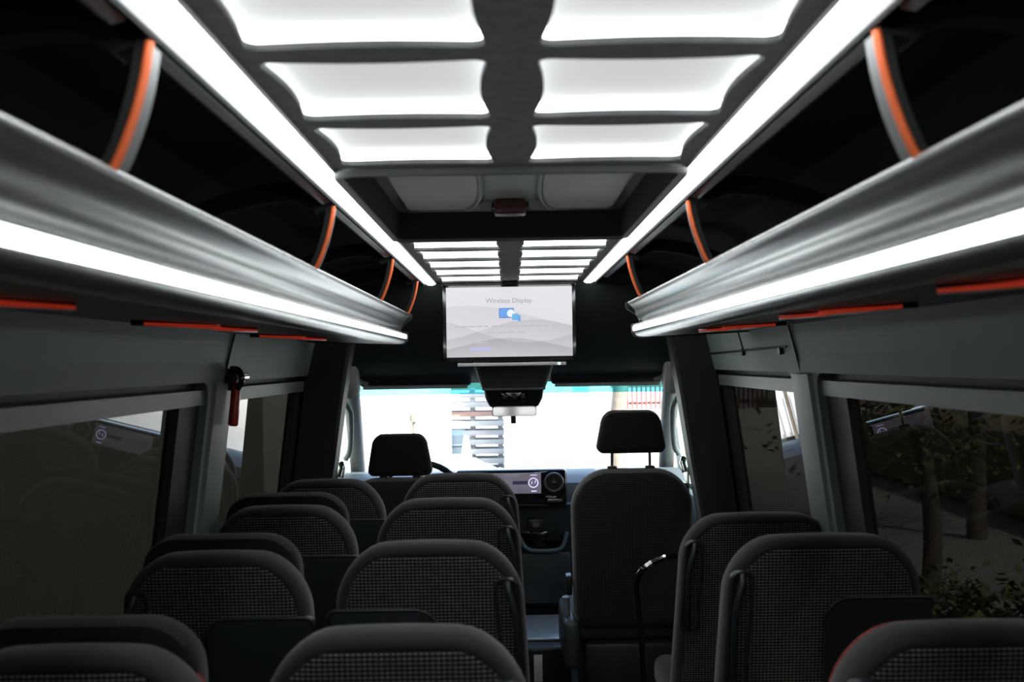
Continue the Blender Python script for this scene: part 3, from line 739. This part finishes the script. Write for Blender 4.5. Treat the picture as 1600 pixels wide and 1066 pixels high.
M['dscr'] = dscreen(); M['lilac'] = emis('lilac_icon', (.62, .55, .95), 1.3, (.02, .02, .02)); M['violet'] = emis('violet_bar', (.05, .04, .09), .6, (.01, .01, .01))
ds = box('display', -.16, .148, 5.792, 5.803, .868, .975, 'dscr', md, .002)
tube('dial_icon', [(.108 + .024 * math.cos(R(a)), 5.790, .924 + .024 * math.sin(R(a))) for a in range(0, 360, 15)], .0028, 'lilac', ds, 6, True)
box('dark_bar', .0, .078, 5.7895, 5.791, .916, .934, 'violet', ds, 0)
for q in ((.098, .916, .02), (.116, .922, -.018)):
    tube('dial_mark', [(q[0], 5.789, q[1]), (q[0] + .004, 5.789, q[1] + .016)], .002, 'lilac', ds, 6)
box('icon_line', .092, .128, 5.789, 5.791, .962, .965, 'lilac', ds, 0); box('icon_line', .096, .124, 5.789, 5.791, .878, .883, 'lilac', ds, 0)
def vent(cx, cz, r):
    vt = tube('air_vent', [(cx + r * math.cos(R(a)), 5.796, cz + r * math.sin(R(a))) for a in range(0, 360, 12)], .006, 'rail', md, 8, True)
    v, f = loftvf([[(cx + rr * math.cos(R(a)), yy, cz + rr * math.sin(R(a))) for a in range(0, 360, 15)] for rr, yy in ((r - .004, 5.797), (r * .75, 5.803), (r * .45, 5.798), (r * .3, 5.792), (r * .12, 5.790))]); mesh('vent_core', v, f, 'black', vt, 40)
    box('vent_tab', cx - .012, cx + .012, 5.785, 5.795, cz - .006, cz + .006, 'mgrey', vt, .003)
vent(.215, .925, .046)
box('tray_lip', .165, .268, 5.785, 5.803, .815, .855, 'gloss', md, .008); box('tray_slot', .178, .258, 5.782, 5.790, .822, .840, 'rail', md, .006)
box('switch_row', .075, .16, 5.80, 5.87, .665, .735, 'black', g, .012); box('start_button', .10, .135, 5.793, 5.803, .69, .715, 'mgrey', g, .006)
# open cubby with a paler rim
rimp = smoothpath([(.02, 5.83, .665), (.05, 5.825, .60), (.075, 5.82, .575), (.12, 5.82, .565), (.20, 5.82, .565), (.245, 5.82, .575), (.265, 5.825, .605), (.28, 5.83, .66)], 5)
tube('cubby_rim', rimp, .010, 'tealrim', g, 8)
box('cubby', .03, .27, 5.832, 5.86, .58, .665, 'gloss', g, .01)
box('lower_panel', -.02, .30, 5.84, 5.90, .28, .548, 'dashlow', g, .015)
# steering wheel
g = empty('steering_wheel', (-.46, 5.62, .90), 'black steering wheel in front of the driver seat', 'steering wheel')
TM = Matrix.Translation((-.46, 5.60, .885)) @ Matrix.Rotation(R(-62), 4, 'X')
ring = [TM @ Vector((.20 * math.cos(R(a)), .20 * math.sin(R(a)), 0)) for a in range(0, 360, 10)]
tube('rim', ring, .016, 'black', g, 10, True)
v, f = boxvf(-.08, .08, -.07, .06, -.03, .02, .02, 3); mesh('hub', [TM @ p for p in v], f, 'black', g, 40)
for a in (0, 180, 270):
    v, f = tubevf([TM @ Vector((.06 * math.cos(R(a)), .06 * math.sin(R(a)), -.005)), TM @ Vector((.195 * math.cos(R(a)), .195 * math.sin(R(a)), 0))], .014, 8); mesh('spoke', v, f, 'black', g, 40)
tube('column', [TM @ Vector((0, 0, -.03)), TM @ Vector((0, 0, -.40))], .045, 'black', g, 10)
# bright metal engine tunnel cover between the front seats
g = empty('tunnel_cover', (.05, 5.5, 0), 'bright chequered metal cover on the cab floor between the front seats', 'floor cover')
box('cover', -.10, .26, 5.20, 5.80, .0, .22, 'black', g, .02, 3)
box('tread_plate', -.095, .255, 5.30, 5.80, .222, .235, 'alum', g, .004)
box('white_label', .085, .125, 5.192, 5.199, .06, .185, 'white', g, .002)

# emergency hammer on the driver-side pillar
g = empty('emergency_hammer', (-.88, 3.52, 1.36), 'red handled emergency hammer hanging from a black clip on the pillar', 'emergency hammer')
box('clip', -.915, -.868, 3.50, 3.56, 1.475, 1.545, 'black', g, .012)
tube('head', [(-.853, 3.50, 1.520), (-.853, 3.56, 1.520)], .014, 'chrome', g, 10)
tube('jaw', smoothpath([(-.885, 3.50, 1.545), (-.86, 3.50, 1.54), (-.85, 3.50, 1.51), (-.865, 3.50, 1.48)], 4), .010, 'gloss', g, 8)
tube('handle', smoothpath([(-.868, 3.51, 1.500), (-.872, 3.505, 1.46), (-.876, 3.50, 1.40), (-.880, 3.50, 1.365)], 5), [.012] * 3 + [.015] * 6 + [.016] * 6 + [.012], 'redhandle', g, 10)

# ------------------------------------------------------------------ outdoors
GZ = -.62
v, f = gridvf([[(x, y, GZ) for x in (-60, 60)] for y in (-40, 90)])
struct(mesh('ground', v, f, 'asphalt', None, 0), 'sunlit pale paving outside the van', 'ground')
struct(box('wall_outside', -3.0, -2.8, -4, 12.6, GZ, 3.2, 'leftwall', None, .01), 'plain beige rendered wall outside the driver-side windows', 'wall')
struct(box('wall_far', -.12, 1.9, 21.0, 21.3, GZ, 2.6, 'plaster', None, .01), 'tall sunlit white wall ahead of the van', 'wall')
struct(box('wall_low', 1.9, 9.5, 21.0, 21.3, GZ, .62, 'plaster', None, .01), 'low sunlit white wall carrying the fence', 'wall')
# stack of timber beams on bearers
g = empty('timber_stack', (-.8, 22, GZ), 'stack of weathered beams seen through the windscreen', 'timber stack')
zz = GZ
for k in range(9):
    hgt = .105; rx = random.uniform(-.10, .10)
    box('beam', -1.6 + rx, -.02, 22 + random.uniform(-.08, .08), 22.7, zz, zz + hgt, 'timber' if k != 6 else 'timberred', g, .008)
    zz += hgt + .08
    for xx in (-1.3, -.75, -.2): box('bearer', xx - .05, xx + .05, 22.1, 22.6, zz - .08, zz, 'timber', g, .004)
# white ribbed lorry body
g = empty('lorry', (-2.4, 14.2, GZ), 'white lorry body with upright ribs ahead of the van, driver side', 'lorry')
box('box_body', -3.9, -.98, 13.6, 18.5, .0, 1.6, 'white', g, .03)
for k in range(7): box('rib', -1.55 + k * .085, -1.52 + k * .085, 13.57, 13.62, .05, .52, 'white', g, .006)
box('bumper', -3.8, -1.0, 13.45, 13.62, -.35, -.08, 'mgrey', g, .03)
for xx in (-3.5, -1.3):
    v, f = tubevf([(xx - .12, 14.2, GZ + .42), (xx + .12, 14.2, GZ + .42)], .42, 24); mesh('wheel', v, f, 'black', g, 40)
# blue-grey barrel, traffic cone, tarpaulin, post
g = empty('plastic_barrel', (-1.02, 20, GZ), 'blue-grey plastic barrel standing in front of the timber stack', 'barrel')
ring = lambda r, z: [(-1.02 + r * math.cos(R(a)), 20 + r * math.sin(R(a)), z) for a in range(0, 360, 15)]
v, f = loftvf([ring(.25, GZ), ring(.29, GZ + .2), ring(.30, .05), ring(.29, .28), ring(.22, .34), ring(.20, .35)]); mesh('body', v, f, 'tub', g, 40)
for z in (-.25, .10): tube('hoop', ring(.302, z), .02, 'tub', g, 8, True)
g = empty('traffic_cone', (-.72, 18, GZ), 'pale traffic cone beside the blue-grey barrel', 'traffic cone')
rg = lambda r, z: [(-.72 + r * math.cos(R(a)), 18 + r * math.sin(R(a)), z) for a in range(0, 360, 15)]
v, f = loftvf([rg(.20, GZ + .04), rg(.03, .38), rg(.02, .39)]); mesh('cone', v, f, 'white', g, 40)
box('foot', -.95, -.49, 17.77, 18.23, GZ, GZ + .04, 'white', g, .01)
xs = [-.95 + .08 * i for i in range(12)]; ys = [14.5 + .12 * i for i in range(12)]
rr = random.Random(4)
v, f = gridvf([[(x, y, .20 + .10 * math.sin(x * 5 + y * 2) - .5 * ((x + .5) / .6) ** 6 - .5 * ((y - 15.15) / .7) ** 6 + rr.uniform(-.02, .02)) for x in xs] for y in ys])
v = [(a, b, max(GZ, c)) for a, b, c in v]
tag(mesh('tarpaulin', v, f, 'tarp', None, 60), 'crumpled pale blue tarpaulin heaped on the ground ahead of the windscreen', 'tarpaulin')
g = empty('bollard', (-1.13, 13.0, GZ), 'thin dark post with a round top before the white lorry', 'post')
tube('post', [(-1.13, 13.0, GZ), (-1.13, 13.0, .90)], .022, 'bark', g, 8); tube('head', [(-1.13, 13.0, .88), (-1.13, 13.0, .96)], .05, 'bark', g, 10)
# fence on the far wall and a trunk before it
g = empty('railing_fence', (3.4, 21.1, .62), 'red-brown upright bar fence on top of the low white wall', 'fence')
for k in range(34):
    x = 1.95 + k * .088; box('bar', x, x + .034, 21.10, 21.14, .60, 1.75, 'fence', g, 0)
for z in (.72, 1.6): box('rail', 1.92, 4.95, 21.14, 21.17, z, z + .05, 'fence', g, 0)
def tree(name, x, y, z0, h, r, crown, nleaf, label, seed, branches=5, lsz=.07):
    rn_ = random.Random(seed)
    g = empty(name, (x, y, z0), label, 'tree', 'trees outside the van')
    pts = [(x + rn_.uniform(-.06, .06) * i, y + rn_.uniform(-.06, .06) * i, z0 + h * i / 5) for i in range(6)]
    P = smoothpath(pts, 4); tube('trunk', P, [r * (1 - .6 * i / len(P)) for i in range(len(P))], 'bark', g, 9)
    V, F = [], []
    cen = []
    for b in range(branches):
        t = P[int(len(P) * rn_.uniform(.35, .95))]
        e = t + Vector((rn_.uniform(-1, 1), rn_.uniform(-1, 1), rn_.uniform(.1, .9))) * crown
        mid = (t + e) / 2 + Vector((0, 0, -.1 * crown)); tube('branch', smoothpath([t, mid, e], 5), [r * .4 * (1 - .7 * i / 10) for i in range(11)], 'bark', g, 6)
        cen += [e, mid]
    for i in range(nleaf):
        c = rn_.choice(cen) + Vector((rn_.gauss(0, 1), rn_.gauss(0, 1), rn_.gauss(0, .8))) * crown * .33
        a, b = rn_.uniform(0, 6.28), rn_.uniform(-1, 1); d = Vector((math.cos(a), math.sin(a), b)).normalized() * lsz * rn_.uniform(.6, 1.3)
        w = d.cross(Vector((rn_.uniform(-1, 1), rn_.uniform(-1, 1), 1))).normalized() * lsz * .3
        k = len(V); V += [c - d * .5, c + w, c + d * .6, c - w]; F.append((k, k + 1, k + 2, k + 3))
    o = mesh('foliage', V, F, 'leaf', g, 0); o['kind'] = 'stuff'
tree('roadside_tree', 1.98, 20.3, GZ, 5.2, .17, 1.2, 2200, 'tree trunk beside the red-brown fence, seen through the windscreen', 3)
tree('roadside_tree', 3.38, 9.1, GZ, 3.4, .085, .9, 3000, 'leafy tree outside the long passenger-side window', 11, 8)
tree('roadside_tree', 5.5, 13.2, GZ, 4.0, .12, 1.3, 3200, 'dense tree further back outside the passenger-side window', 5, 8, .09)
tree('roadside_tree', 3.2, 7.6, GZ, .5, .03, .38, 900, 'low bush-like sapling at the foot of the passenger-side window', 9, 6, .08)
struct(box('embankment', 6.6, 9.0, -3, 30, GZ, .55, 'earth', None, .15), 'ochre earth bank beyond the trees, passenger side', 'ground')
